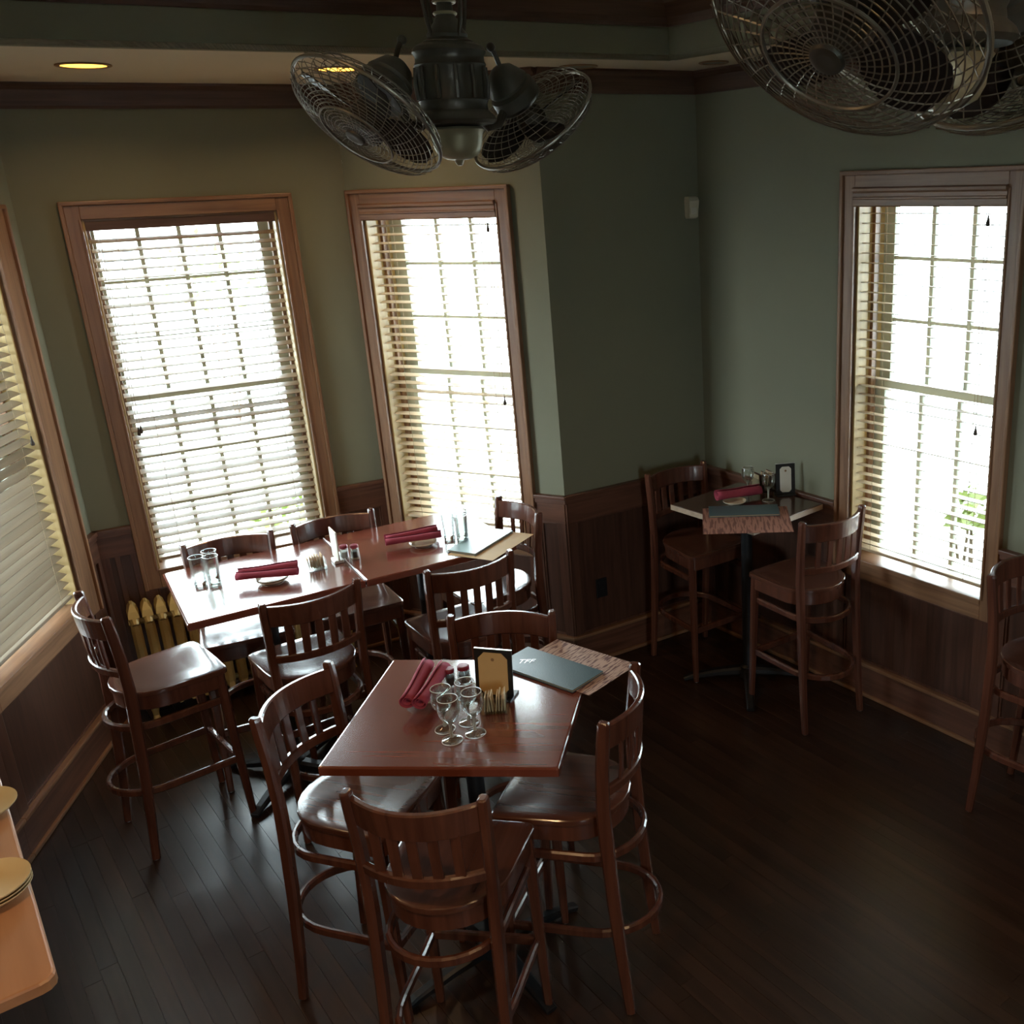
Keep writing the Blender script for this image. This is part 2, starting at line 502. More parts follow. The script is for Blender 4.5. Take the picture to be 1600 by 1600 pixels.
crown('trim_1', tl, dS, LS, 3.348, ZT, .13, M['crown'])
crown('trim_2', tc0, dT, LT, 3.348, ZT, .13, M['crown'])
ti = 3
for k in 'LMNPR':
    d = Vector((math.cos(AZ[k]), math.sin(AZ[k])))
    crown('trim_%d' % ti, ORG[k], d, LEN[k], 3.098, ZS, .05, M['crown'], (0, .02 if k == 'N' else 0)); ti += 1

# ------------------------------------------------------------------ wainscot
def wains(k, spans, idx):
    """spans: (u0,u1,ztop,[stile u positions],cap)"""
    root = empty('trim_%d' % idx, (*ORG[k], 0), AZ[k], kind='structure')
    zb = 0.195
    for (u0, u1, zt, stiles, cap) in spans:
        if cap:
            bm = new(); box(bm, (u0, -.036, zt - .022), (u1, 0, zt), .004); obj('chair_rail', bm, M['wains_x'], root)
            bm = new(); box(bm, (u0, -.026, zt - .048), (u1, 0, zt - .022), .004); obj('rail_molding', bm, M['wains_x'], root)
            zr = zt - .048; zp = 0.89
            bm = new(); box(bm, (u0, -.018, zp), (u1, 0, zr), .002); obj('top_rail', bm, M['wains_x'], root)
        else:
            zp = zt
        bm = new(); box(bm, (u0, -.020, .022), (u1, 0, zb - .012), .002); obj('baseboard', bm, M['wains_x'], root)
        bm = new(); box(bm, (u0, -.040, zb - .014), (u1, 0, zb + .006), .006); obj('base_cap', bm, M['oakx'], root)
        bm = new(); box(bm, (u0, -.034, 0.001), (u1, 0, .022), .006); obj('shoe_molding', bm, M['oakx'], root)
        bm = new(); box(bm, (u0, -.006, zb), (u1, 0, zp), 0); obj('panel', bm, M['panel_shaded'], root)
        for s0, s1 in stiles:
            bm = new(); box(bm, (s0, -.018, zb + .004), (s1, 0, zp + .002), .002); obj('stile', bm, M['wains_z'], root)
        ss = sorted(stiles)
        for (a, b) in zip(ss[:-1], ss[1:]):
            p0, p1 = a[1], b[0]
            if p1 - p0 > .05:
                for (x0, x1, y0, y1) in ((p0, p1, zp - .012, zp), (p0, p1, zb + .006, zb + .018), (p0, p0 + .012, zb + .006, zp), (p1 - .012, p1, zb + .006, zp)):
                    bm = new(); box(bm, (x0, -.013, y0), (x1, -.004, y1), .004); obj('panel_molding', bm, M['wains_z'], root)
    return root
CW = 0.085      # casing width
def zone(k):
    u0, u1 = WIN[k]; return u0 - CW, u1 + (.165 if k == 'L' else CW)
APZ = 0.67
wl0, wl1 = zone('L')
wains('L', [(0, wl0, 1.05, [(0, .08), (1.6, 1.68), (3.2, 3.28), (4.8, 4.88), (wl0 - .08, wl0)], True), (wl0, wl1, APZ, [(wl0, wl0 + .08), (wl1 - .08, wl1)], False), (wl1, LEN['L'], 1.05, [(wl1, wl1 + .05), (LEN['L'] - .05, LEN['L'])], True)], 20)
wm0, wm1 = zone('M')
wains('M', [(0, wm0, 1.05, [(0, .05), (.075, .10), (wm0 - .03, wm0)], True), (wm0, wm1, APZ, [(wm0, wm0 + .06), (.67, .73), (wm1 - .06, wm1)], False), (wm1, LEN['M'], 1.05, [(wm1, wm1 + .05), (LEN['M'] - .05, LEN['M'])], True)], 21)
wn0, wn1 = zone('N')
wains('N', [(0, wn0, 1.05, [], True), (wn0, wn1, APZ, [(wn0, wn0 + .06), (wn1 - .06, wn1)], False), (wn1, LEN['N'] + .018, 1.05, [(wn1, wn1 + .025), (LEN['N'] - .045, LEN['N'] + .018)], True)], 22)
wains('P', [(-.018, LEN['P'], 1.05, [(-.018, .05), (LEN['P'] - .06, LEN['P'])], True)], 23)
wr0, wr1 = zone('R')
wains('R', [(0, wr0, 1.05, [(0, .06), (wr0 - .07, wr0)], True), (wr0, wr1, APZ, [(wr0, wr0 + .07), (1.92, wr1)], False), (wr1, LEN['R'], 1.05, [(wr1, wr1 + .05), (3.3, 3.38), (4.6, 4.68), (6.2, 6.28), (LEN['R'] - .1, LEN['R'])], True)], 24)

# ------------------------------------------------------------------ windows
def window(k, idx, cols, gu0, gu1):
    u0, u1 = WIN[k]
    root = empty('window_%d' % idx, (*ORG[k], 0), AZ[k], kind='structure')
    def bx(name, a, b, mat, bev=.003, par=root):
        bm = new(); box(bm, a, b, bev); return obj(name, bm, mat, par)
    # picture-frame casing with a raised back band
    o0, o1, zt, zb = u0 - CW, u1 + (.165 if k == 'L' else CW), WZ1 + .085, APZ
    bx('casing', (o0 + .02, -.020, zb), (u0, 0, zt - .02), M['oakz']); bx('casing', (u1, -.020, zb), (o1 - .02, 0, zt - .02), M['oakz'])
    bx('casing', (u0, -.020, WZ1), (u1, 0, zt - .02), M['oakx']); bx('apron', (u0, -.020, zb), (u1, 0, WZ0 - .01), M['oakx'])
    bx('back_band', (o0, -.034, zb), (o0 + .02, 0, zt), M['oakz'], .005); bx('back_band', (o1 - .02, -.034, zb), (o1, 0, zt), M['oakz'], .005)
    bx('back_band', (o0, -.034, zt - .02), (o1, 0, zt), M['oakx'], .005)
    bx('inner_bead', (u0 - .012, -.026, WZ0), (u0, .01, WZ1), M['oakz'], .004); bx('inner_bead', (u1, -.026, WZ0), (u1 + .012, .01, WZ1), M['oakz'], .004)
    bx('stool', (u0, -.026, WZ0 - .022), (u1, .15, WZ0 + .005), M['oakx'], .004)
    bx('jamb', (u0, 0, WZ0), (u0 + .012, TH, WZ1), M['jamb']); bx('jamb', (u1 - .012, 0, WZ0), (u1, TH, WZ1), M['jamb'])
    bx('jamb', (u0, 0, WZ1 - .012), (u1, TH, WZ1), M['oakx'])
    bx('stop', (u0 + .012, .10, WZ0), (u0 + .03, .14, WZ1), M['oakz']); bx('stop', (u1 - .03, .10, WZ0), (u1 - .012, .14, WZ1), M['oakz'])
    bx('outer_sill', (u0, .15, WZ0 - .03), (u1, TH + .05, WZ0 - .002), M['sash'])
    # sashes
    zs = [0.79, 1.078, 1.36, 1.665, 1.984, 2.28, 2.575]
    for (y, z0, z1, zz) in ((.150, WZ0, 1.69, zs[:4]), (.188, 1.64, WZ1 - .012, zs[3:])):
        bm = new()
        a, b = u0 + .014, u1 - .014
        st0, st1 = gu0, gu1
        box(bm, (a, y, z0), (st0, y + .035, z1), .002); box(bm, (st1, y, z0), (b, y + .035, z1), .002)
        g0 = zz[0] if z0 == WZ0 else zz[0] + .015
        g1 = zz[-1] - .012 if z0 == WZ0 else zz[-1]
        box(bm, (st0, y, z0), (st1, y + .035, g0), .002); box(bm, (st0, y, g1), (st1, y + .035, z1), .002)
        sa = obj('sash', bm, M['sash'], root)
        zl = [g0, zz[1], zz[2], g1]
        ul = [st0 + (st1 - st0) * i / cols for i in range(cols + 1)]
        for i in range(1, cols): bx('muntin', (ul[i] - .010, y + .004, g0), (ul[i] + .010, y + .031, g1), M['sash'], .003, sa)
        for z in zl[1:3]: bx('muntin', (st0, y + .006, z - .008), (st1, y + .029, z + .008), M['sash'], .003, sa)
        pm = None
        for i in range(cols):
            for j in range(3):
                bm = new(); box(bm, (ul[i] + .004, y + .016, zl[j] + .002), (ul[i + 1] - .004, y + .019, zl[j + 1] - .002)); obj('pane', bm, M['pane'], sa)
    return root
window('L', 1, 4, WIN['L'][0] + .06, WIN['L'][1] - .06)
window('M', 2, 4, .314, 1.095)
window('N', 3, 3, .199, .875)
window('R', 4, 3, 1.207, 1.860)

def blind(k, tilt, mat, label, valance_proud, pulls, pitch=.0455):
    u0, u1 = WIN[k]
    u0 += .012; u1 -= .012
    root = empty('window_blind', (*ORG[k], 0), AZ[k], label, 'blind')
    yc = .045
    zt = 2.527
    bm = new(); box(bm, (u0 + .004, yc - .025, WZ1 - .055), (u1 - .004, yc + .025, WZ1 - .014), .003); obj('head_rail', bm, M['oakx'], root)
    if valance_proud:
        y1 = -.028
        bm = new()
        prof = [(y1 + .02, 2.525), (y1 + .004, 2.525), (y1, 2.531), (y1, 2.556), (y1 - .006, 2.560), (y1 - .006, 2.566), (y1 - .001, 2.570), (y1 - .001, 2.586), (y1 - .010, 2.594), (y1 - .012, 2.606), (y1 - .004, 2.612), (y1 + .02, 2.612)]
        loft(bm, [[Vector((x, y, z)) for y, z in prof] for x in (u0 - .015, u1 + .012)])
        va = obj('valance', bm, M['oakx'], root)
        bm = new(); box(bm, (u1 - .004, y1 + .01, 2.527), (u1 + .010, .0, 2.61), .002); obj('valance_return', bm, M['oakx'], va)
        bm = new(); box(bm, (u0 - .013, y1 + .01, 2.527), (u0 + .001, .0, 2.61), .002); obj('valance_return', bm, M['oakx'], va)
    else:
        bm = new(); box(bm, (u0, -.004, 2.545), (u1, .008, 2.588), .003); obj('valance', bm, M['crown'], root)
    # slat: thin crowned strip
    L_ = (u1 - u0) - .012
    bm = new()
    hw = .025; th = .0034
    sec = []
    for t in (-1, -.5, 0, .5, 1): sec.append((t * hw, .0012 * (1 - t * t) + th / 2))
    for t in (1, .5, 0, -.5, -1): sec.append((t * hw, .0012 * (1 - t * t) - th / 2))
    loft(bm, [[Vector((x, y, z)) for y, z in sec] for x in (-L_ / 2, L_ / 2)])
    bmesh.ops.recalc_face_normals(bm, faces=bm.faces)
    me = bpy.data.meshes.new('slat'); bm.to_mesh(me); bm.free(); me.materials.append(mat)
    z = WZ0 + .085
    zlist = []
    while z < zt - .01:
        zlist.append(z); z += pitch
    for z in zlist:
        o = bpy.data.objects.new('slat', me); COL.objects.link(o); o.parent = root
        o.location = ((u0 + u1) / 2, yc, z); o.rotation_euler = (tilt + random.uniform(-.015, .015), 0, 0)
    bm = new(); box(bm, (u0 + .006, yc - .026, WZ0 + .042), (u1 - .006, yc + .026, WZ0 + .058), .004); obj('bottom_rail', bm, mat, root)
    for f in (.14, .86):
        x = u0 + (u1 - u0) * f
        bm = new()
        for dy in (-.027, .027): tube(bm, [(x, yc + dy, WZ0 + .05), (x, yc + dy, WZ1 - .05)], .0011, 4)
        obj('ladder_cord', bm, M['cord'], root)
    for (pu, pz) in pulls:
        bm = new(); tube(bm, [(pu, -.012, 2.54), (pu, -.014, pz + .04)], .0011, 4)
        c = obj('pull_cord', bm, M['cord'], root)
        bm = new(); lathe(bm, [(0, .042), (.003, .04), (.004, .028), (.008, .012), (.009, .002), (.006, -.004), (0, -.004)], 10, (pu, -.014, pz)); obj('tassel', bm, M['tassel'], c, True)
    return root
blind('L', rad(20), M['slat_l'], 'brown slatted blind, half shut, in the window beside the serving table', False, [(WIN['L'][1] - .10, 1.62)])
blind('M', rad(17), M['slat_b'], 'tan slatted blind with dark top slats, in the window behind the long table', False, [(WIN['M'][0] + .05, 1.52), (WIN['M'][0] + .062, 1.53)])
blind('N', rad(8), M['slat'], 'opened wooden blind in the narrow window with the plain wooden valance', True, [(WIN['N'][1] - .06, 2.46), (WIN['N'][1] - .055, 1.55)])
blind('R', rad(-4), M['slat'], 'opened wooden blind with grooved valance in the window by the corner table', True, [(WIN['R'][1] - .09, 2.45), (WIN['R'][1] - .085, 1.55)])

# ------------------------------------------------------------------ daylight portals (no light of their own)
for k, (u0, u1) in WIN.items():
    ld = bpy.data.lights.new('window_portal', 'AREA')
    ld.shape = 'RECTANGLE'; ld.size = u1 - u0; ld.size_y = WZ1 - WZ0
    ld.cycles.is_portal = True
    lo = bpy.data.objects.new('window_portal', ld); COL.objects.link(lo)
    a = AZ[k]
    dv = Vector((math.cos(a), math.sin(a))); nv = Vector((-math.sin(a), math.cos(a)))
    p = ORG[k] + dv * ((u0 + u1) / 2) + nv * (TH + .02)
    lo.location = (p.x, p.y, (WZ0 + WZ1) / 2)
    lo.rotation_euler = (rad(-90), 0, a)

# ------------------------------------------------------------------ recessed lamps
def downlight(x, y, z, on, label, rr=.085, power=0):
    root = empty('recessed_lamp', (x, y, z), 0, label, 'ceiling lamp')
    bm = new(); lathe(bm, [(rr, 0), (rr + .018, -.001), (rr + .020, -.005), (rr + .012, -.008), (rr, -.006)], 32, closed_prof=True); obj('trim_ring', bm, M['trimring'], root, True)
    bm = new(); lathe(bm, [(0, -.002), (rr, -.002), (rr, -.004), (0, -.004)], 32); obj('lamp_face', bm, M['lamp_on'] if on else M['lamp_off'], root)
    if power:
        ld = bpy.data.lights.new('lamp_light', 'AREA'); ld.shape = 'DISK'; ld.size = rr * 1.6; ld.energy = power * LAMP; ld.color = (1.0, 0.62, 0.30)
        ld.spread = rad(150)
        lo = bpy.data.objects.new('lamp_light', ld); COL.objects.link(lo); lo.parent = root; lo.location = (0, 0, -.012)
    return root
downlight(-2.304, 4.412, ZS, True, 'lit yellow recessed lamp in the soffit above the first window', power=3.0)
downlight(-1.42, 4.90, ZS, True, 'lit yellow recessed lamp seen through the wire cage of the smaller fan', power=3.0)
downlight(-.355, 5.20, ZS, False, 'unlit grey recessed lamp in the soffit over the wall corner', .075)
downlight(.30, 5.26, ZS, False, 'small unlit recessed lamp near the deep corner of the soffit', .055)
downlight(-1.45, 0.9, ZT, True, 'lit recessed lamp in the tray ceiling above the serving table', power=17)
downlight(1.3, 0.4, ZT, True, 'lit recessed lamp in the tray ceiling behind the large fan', power=14)
downlight(-.2, -1.0, ZT, True, 'lit recessed lamp in the tray ceiling farthest from the windows', power=14)

# ------------------------------------------------------------------ bar stools
SEAT_Z = 0.755
def outline(inset=0.0, n_arc=12):
    """D-shaped seat seen from above: straight front, round back, from front-right anticlockwise"""
    f = .205 - inset; wdt = .207 - inset
    pts = []
    # front edge with rounded corners
    for a in range(0, 91, 30): pts.append((wdt - .03 + .03 * math.cos(rad(a)), f - .03 + .03 * math.sin(rad(a))))
    pts.append((0.07, f + .004)); pts.append((-0.07, f + .004))
    for a in range(90, 181, 30): pts.append((-wdt + .03 + .03 * math.cos(rad(a)), f - .03 + .03 * math.sin(rad(a))))
    ws = .195 - inset
    pts.append((-ws - .004, .04))
    yb = -.03
    rb = .185 - inset
    for i in range(n_arc + 1):
        a = rad(180 + 180 * i / n_arc)
        pts.append((ws * math.cos(a), yb + rb * math.sin(a)))
    pts.append((ws + .004, .04))
    return pts
def make_stool():
    root = empty('bar_stool')
    # seat
    z = SEAT_Z
    rings = []
    for ins, zz in ((.006, z - .024), (.001, z - .021), (0, z - .012), (.001, z - .004), (.004, z - .001), (.010, z), (.04, z - .0015), (.075, z - .004), (.12, z - .006)):
        rings.append([Vector((x, y, zz)) for x, y in outline(ins)])
    bm = new(); loft(bm, rings); obj('seat', bm, M['seat'], root, True)
    bm = new()
    loft(bm, [[Vector((x, y, zz)) for x, y in outline(ins)] for ins, zz in ((.010, z - .024), (.010, z - .084), (.014, z - .088))]); obj('apron', bm, M['chair'], root, True)
    zb = z - .03
    for s in (-1, 1):
        # rear leg runs up into the back post
        pts, W, H = [], [], []
        for (x, y, zz, ww, hh) in ((.192, -.232, .006, .028, .032), (.189, -.214, .20, .031, .038), (.186, -.196, .45, .034, .043), (.185, -.184, .70, .034, .046), (.187, -.181, .80, .033, .044), (.190, -.187, .95, .031, .042), (.194, -.199, 1.07, .030, .040), (.195, -.204, 1.120, .029, .038), (.1955, -.206, 1.129, .026, .034), (.1955, -.206, 1.132, .016, .024)):
            pts.append((s * x, y, zz)); W.append(ww); H.append(hh)
        bm = new(); sweep(bm, pts, W, H, (0, 1, 0)); lg = obj('rear_leg', bm, M['chair'], root)
        bm = new(); lathe(bm, [(0, .012), (.011, .012), (.013, .004), (.009, 0), (0, 0)], 10, (s * .192, -.232, 0)); obj('glide', bm, M['glide'], lg, True)
        pts = [(s * .180, .168, .735), (s * .183, .171, .60), (s * .189, .180, .30), (s * .195, .191, .006)]
        bm = new(); sweep(bm, pts, [.040, .040, .035, .028], [.040, .040, .035, .028], (0, 1, 0)); lg = obj('front_leg', bm, M['chair'], root)
        bm = new(); lathe(bm, [(0, .012), (.011, .012), (.013, .004), (.009, 0), (0, 0)], 10, (s * .195, .191, 0)); obj('glide', bm, M['glide'], lg, True)
    # bent hoops
    for nm, zz, dp, ww in (('upper_hoop', .605, .255, .174), ('lower_hoop', .305, .300, .178)):
        pts = [(ww + .004, .165, zz), (ww, .05, zz), (ww - .002, -.06, zz)]
        cy = -.10
        for i in range(15):
            a = rad(180 * i / 14)
            pts.append(((ww - .003) * math.cos(a), cy - (dp + cy) * math.sin(a), zz))
        pts += [(-ww + .002, -.06, zz), (-ww, .05, zz), (-ww - .004, .165, zz)]
        bm = new(); sweep(bm, pts, .020, .034, (0, 0, 1), cham=.3); obj(nm, bm, M['chair'], root)
    bm = new(); sweep(bm, [(-.172, .178, .305), (.172, .178, .305)], .022, .036); obj('foot_rail', bm, M['chair'], root)
    # crest and lower back rail, bowed backwards
    def bow(x, y0, dpt): return y0 - dpt * (1 - (x / .19) ** 2)
    def bowed(name, zc, h, y0, dpt, th, half, mat, lean=0):
        bm = new(); pts = []
        for i in range(17):
            x = -half + 2 * half * i / 16
            pts.append((x, bow(x, y0, dpt), zc))
        sweep(bm, pts, th, h, (0, -.10, 1), cham=.22); return obj(name, bm, mat, root)
    bowed('crest_rail', 1.066, .092, -.190, .072, .020, .182, M['chair'])
    bowed('back_rail', .872, .036, -.186, .060, .022, .178, M['chair'])
    for i in range(5):
        x = -.116 + .058 * i
        y0 = bow(x, -.186, .060); y1 = bow(x, -.188, .071)
        bm = new(); sweep(bm, [(x, y0, .880), (x, (y0 + y1) / 2 - .002, .95), (x, y1, 1.03)], .032, .010, (0, 1, 0)); obj('slat', bm, M['chair'], root)
    return root
stools = [
    ((-.700, 2.511), -8, 'bar stool on the open near side of the square table, its back towards us'),
    ((-1.080, 2.880), -107, 'bar stool on the radiator side of the square table with the wine glasses'),
    ((-.382, 2.880), 77, 'bar stool seen side-on next to the menu corner of the square table'),
    ((-.660, 3.275), 181, 'bar stool behind the square table, facing us past the black card frame'),
    ((-1.620, 3.940), 37, 'dark bar stool at the long table, backlit, in front of the napkins on the bowl'),
    ((-1.000, 4.225), 33, 'dark bar stool at the long table beside the closed grey menu'),
    ((-2.046, 4.309), 206, 'bar stool with its back to the blind, behind the three tumblers by the bowl'),
    ((-1.607, 4.575), 210, 'bar stool between the two windows behind the salt and pepper shakers'),
    ((-.936, 4.696), 129, 'bar stool at the wall-corner end of the long table, under the narrow window'),
    ((-2.224, 3.866), -47, 'bar stool at the radiator end of the long table with shiny empty seat'),
    ((.163, 5.213), 215, 'bar stool standing in the deep dark corner behind the small table'),
    ((.669, 4.653), 34, 'bar stool at the small corner table, its back against the bright window'),
    ((1.565, 3.650), -135.6, 'bar stool cut off by the picture edge, against the panelling past the window'),
]
st0 = make_stool()
for i, ((x, y), rz, lab) in enumerate(stools):
    o = st0 if i == 0 else copy_tree(st0)
    o.location = (x, y, 0); o.rotation_euler = (0, 0, rad(rz))
    tag(o, lab, 'bar stool', 'wooden bar stools')

# ------------------------------------------------------------------ tables
TZ = 1.04
def table(loc, rz, w_, d_, label, rad_c=.006, mat=None):
    """loc = centre; top w_ x d_"""
    root = empty('pub_table', (loc[0], loc[1], 0), rz, label, 'table')
    bm = new()
    def rr(ins, z, rc):
        pts = []
        for (sx, sy, a0) in ((1, 1, 0), (-1, 1, 90), (-1, -1, 180), (1, -1, 270)):
            for k in range(4):
                a = rad(a0 + 30 * k)
                pts.append(Vector((sx * (w_ / 2 - ins - rc) + rc * math.cos(a), sy * (d_ / 2 - ins - rc) + rc * math.sin(a), z)))
        return pts
    rings = [rr(.006, TZ - .034, rad_c), rr(0, TZ - .030, rad_c), rr(0, TZ - .006, rad_c), rr(.003, TZ - .001, rad_c), rr(.007, TZ, rad_c)]
    loft(bm, rings); obj('table_top', bm, mat or M['table'], root)
    bm = new(); box(bm, (-.17, -.17, TZ - .046), (.17, .17, TZ - .034), .003); obj('mounting_plate', bm, M['iron'], root)
    bm = new(); lathe(bm, [(.030, TZ - .046), (.030, .10), (.045, .09), (.055, .05), (.055, .03), (0, .03)], 20); obj('column', bm, M['iron'], root, True)
    for a in (45, 135, 225, 315):
        ca, sa = math.cos(rad(a)), math.sin(rad(a))
        bm = new(); sweep(bm, [(ca * .04, sa * .04, .062), (ca * .18, sa * .18, .05), (ca * .32, sa * .32, .026), (ca * .36, sa * .36, .013)], [.06, .05, .042, .04], [.05, .04, .03, .024], (0, 0, 1)); obj('base_foot', bm, M['iron'], root)
    return root
def corner_c(c, a, w_, d_):
    return (c[0] + math.cos(a) * w_ / 2 - math.sin(a) * d_ / 2, c[1] + math.sin(a) * w_ / 2 + math.cos(a) * d_ / 2)
a1 = rad(-4.4)
table(corner_c((-1.1, 2.602), a1, .741, .705), a1, .741, .705, 'square mahogany pub table set with four wine glasses, in the middle of the floor')
a2 = rad(32.8)
T2c = corner_c((-1.984, 3.690), a2, .736, .697)
table(T2c, a2, .735, .697, 'mahogany pub table by the slatted blind, nearer the radiator of the joined pair')
T2d = (T2c[0] + math.cos(a2) * .738, T2c[1] + math.sin(a2) * .738)
table(T2d, a2, .735, .697, 'mahogany pub table under the narrow window, second of the joined pair')
a3 = rad(-48)
cc = (.405, 4.956)
t3 = table(cc, rad(42), .53, .60, 'small dark pub table with pale edges standing askew in the deep corner', mat=M['table_d'])
bm = new()
for a_, b_ in (((-.266, -.301, TZ - .031), (-.2645, .301, TZ - .004)), ((.2645, -.301, TZ - .031), (.266, .301, TZ - .004)), ((-.2645, -.301, TZ - .031), (.2645, -.2995, TZ - .004)), ((-.2645, .2995, TZ - .031), (.2645, .301, TZ - .004))): box(bm, a_, b_)
obj('edge_band', bm, M['edge'], t3)['label'] = 'pale wooden edge'
a4 = rad(128.2)
table((-1.423 + math.cos(a4) * .72 + math.cos(rad(218.2)) * .36, 1.792 + math.sin(a4) * .72 + math.sin(rad(218.2)) * .36), a4, 1.44, .72, 'warmly lit wooden serving table with a rounded corner, holding plates', .035,
      wood('honey_table', (0.36, 0.17, 0.08), (0.46, 0.235, 0.12), 0.3, 0, 0.45, coat=0.3))

# helper: place things on a table
ON = TZ + .0005

# wine glasses
def wine_glass(x, y, label, group, s=1.0):
    bm = new()
    prof = [(0, .001), (.030, .001), (.031, .003), (.018, .007), (.006, .012), (.0045, .022), (.0045, .045), (.006, .060), (.012, .068), (.022, .078), (.030, .092), (.0335, .110), (.0325, .130), (.0305, .150), (.0298, .1515), (.029, .150), (.031, .130), (.0318, .110), (.0285, .094), (.020, .080), (.008, .0735), (0, .0730)]
    lathe(bm, [(r * s * 1.06, z * s) for r, z in prof], 24)
    o = obj('wine_glass', bm, M['glass'], None, True); o.location = (x, y, ON)
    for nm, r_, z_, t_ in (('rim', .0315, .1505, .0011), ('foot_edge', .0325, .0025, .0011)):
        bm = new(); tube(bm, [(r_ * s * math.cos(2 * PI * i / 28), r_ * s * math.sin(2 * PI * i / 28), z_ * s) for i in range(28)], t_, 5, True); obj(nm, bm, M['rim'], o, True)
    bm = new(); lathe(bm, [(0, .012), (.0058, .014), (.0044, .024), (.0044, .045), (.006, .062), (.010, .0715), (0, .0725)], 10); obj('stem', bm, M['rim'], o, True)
    return tag(o, label, 'wine glass', group)
g = 'wine glasses on the square table'
wine_glass(-.712, 2.722, 'stemmed wine glass nearest us in the cluster of four on the square table', g)
wine_glass(-.645, 2.758, 'stemmed wine glass next to the sugar packets, in the cluster of four', g)
wine_glass(-.748, 2.790, 'stemmed wine glass closest to the rolled napkins, in the cluster of four', g)
wine_glass(-.678, 2.828, 'stemmed wine glass hidden behind the three others on the square table', g)
g = 'wine glasses on the corner table'
wine_glass(.430, 5.12, 'wine glass behind the napkin on the small corner table', g)
wine_glass(.528, 4.995, 'wine glass in front of the sugar holder on the corner table', g)

# tumblers
def tumbler(x, y, label, group):
    bm = new()
    prof = [(0, .001), (.0265, .001), (.0275, .004), (.0275, .020), (.0285, .04), (.0315, .132), (.0325, .136), (.0305, .1365), (.0292, .132), (.0262, .04), (.024, .024), (.02, .021), (0, .0205)]
    lathe(bm, prof, 20)
    o = obj('tumbler', bm, M['glass'], None, True); o.location = (x, y, ON)
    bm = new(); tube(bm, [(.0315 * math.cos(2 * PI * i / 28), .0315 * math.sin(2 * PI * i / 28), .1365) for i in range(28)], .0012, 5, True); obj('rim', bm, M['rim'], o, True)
    bm = new(); lathe(bm, [(0, .0015), (.0262, .0015), (.0268, .018), (.02, .0205), (0, .0205)], 16); obj('thick_base', bm, M['clear'], o, True)
    return tag(o, label, 'tumbler', group)
g = 'tumblers on the radiator end of the long table'
tumbler(-2.108, 4.108, 'empty tumbler nearest the table end, one of three by the napkin bowl', g)
tumbler(-2.045, 4.112, 'empty tumbler closest to the napkin bowl, one of three at the radiator end', g)
tumbler(-2.083, 4.183, 'empty tumbler at the back of the three near the slatted blind', g)
g = 'tumblers on the table under the narrow window'
tumbler(-1.090, 4.590, 'empty tumbler nearest the plated napkins, one of three under the narrow window', g)
tumbler(-1.030, 4.618, 'empty tumbler closest to the window glass in the trio by the grey menu', g)
tumbler(-1.018, 4.545, 'empty tumbler touching the grey menu, one of three under the narrow window', g)

# rolled napkins: cloth wound in a spiral, with a loose flap
def napkin(x, y, z, rz, ln, label, group, r=.024, tilt=0.0):
    r *= 1.22; z += .006
    bm = new()
    turns = 2.2; N = 40
    rings = []
    for t in [i / 10 for i in range(11)]:
        xx = (t - .5) * ln
        sag = 1 + .06 * math.sin(t * 7 + ln * 9)
        outer = []
        for i in range(N + 1):
            a = 2 * PI * turns * i / N
            rr_ = (r * .35 + r * .65 * i / N) * sag * (1.04 if t < .1 or t > .9 else 1)
            outer.append(Vector((xx + .010 * (i / N) * (1 if t > .5 else -1) * (abs(t - .5) > .4), rr_ * math.cos(a), rr_ * math.sin(a) * .86)))
        rings.append(outer)
    R = [[bm.verts.new(p) for p in ring_] for ring_ in rings]
    for A, B in zip(R[:-1], R[1:]):
        for k in range(N): bm.faces.new((A[k], A[k + 1], B[k + 1], B[k]))
    me = bpy.data.meshes.new('rolled_napkin'); bm.to_mesh(me); bm.free()
    o = link('rolled_napkin', me, M['napkin'], None, True)
    md = o.modifiers.new('thick', 'SOLIDIFY'); md.thickness = .0022
    o.location = (x, y, z); o.rotation_euler = (0, tilt, rz)
    return tag(o, label, 'napkin', group)
def bowl(x, y, z, r, h, label, mat, group=None, name='bowl', n=1):
    bm = new()
    lathe(bm, [(0, .002), (r * .55, 0), (r * .62, .001), (r * .64, .006), (r * .85, h * .55), (r, h), (r * 1.0, h + .003), (r * .965, h + .001), (r * .82, h * .6), (r * .58, .009), (0, .008)], 36)
    o = obj(name, bm, mat, None, True); o.location = (x, y, z)
    return tag(o, label, name.replace('_', ' '), group)
# square table: glass bowl with two napkins pointing away from us
bowl(-.852, 3.005, ON, .072, .022, 'clear shallow glass bowl under the pair of rolled napkins on the square table', M['glass'])
napkin(-.880, 3.012, ON + .050, rad(86), .235, 'burgundy rolled napkin on the outer side of the glass bowl', 'napkins on the square table', .0215, rad(-3))
napkin(-.826, 2.995, ON + .050, rad(81), .225, 'burgundy rolled napkin in the glass bowl, beside the wine glasses', 'napkins on the square table', .0215, rad(-3))
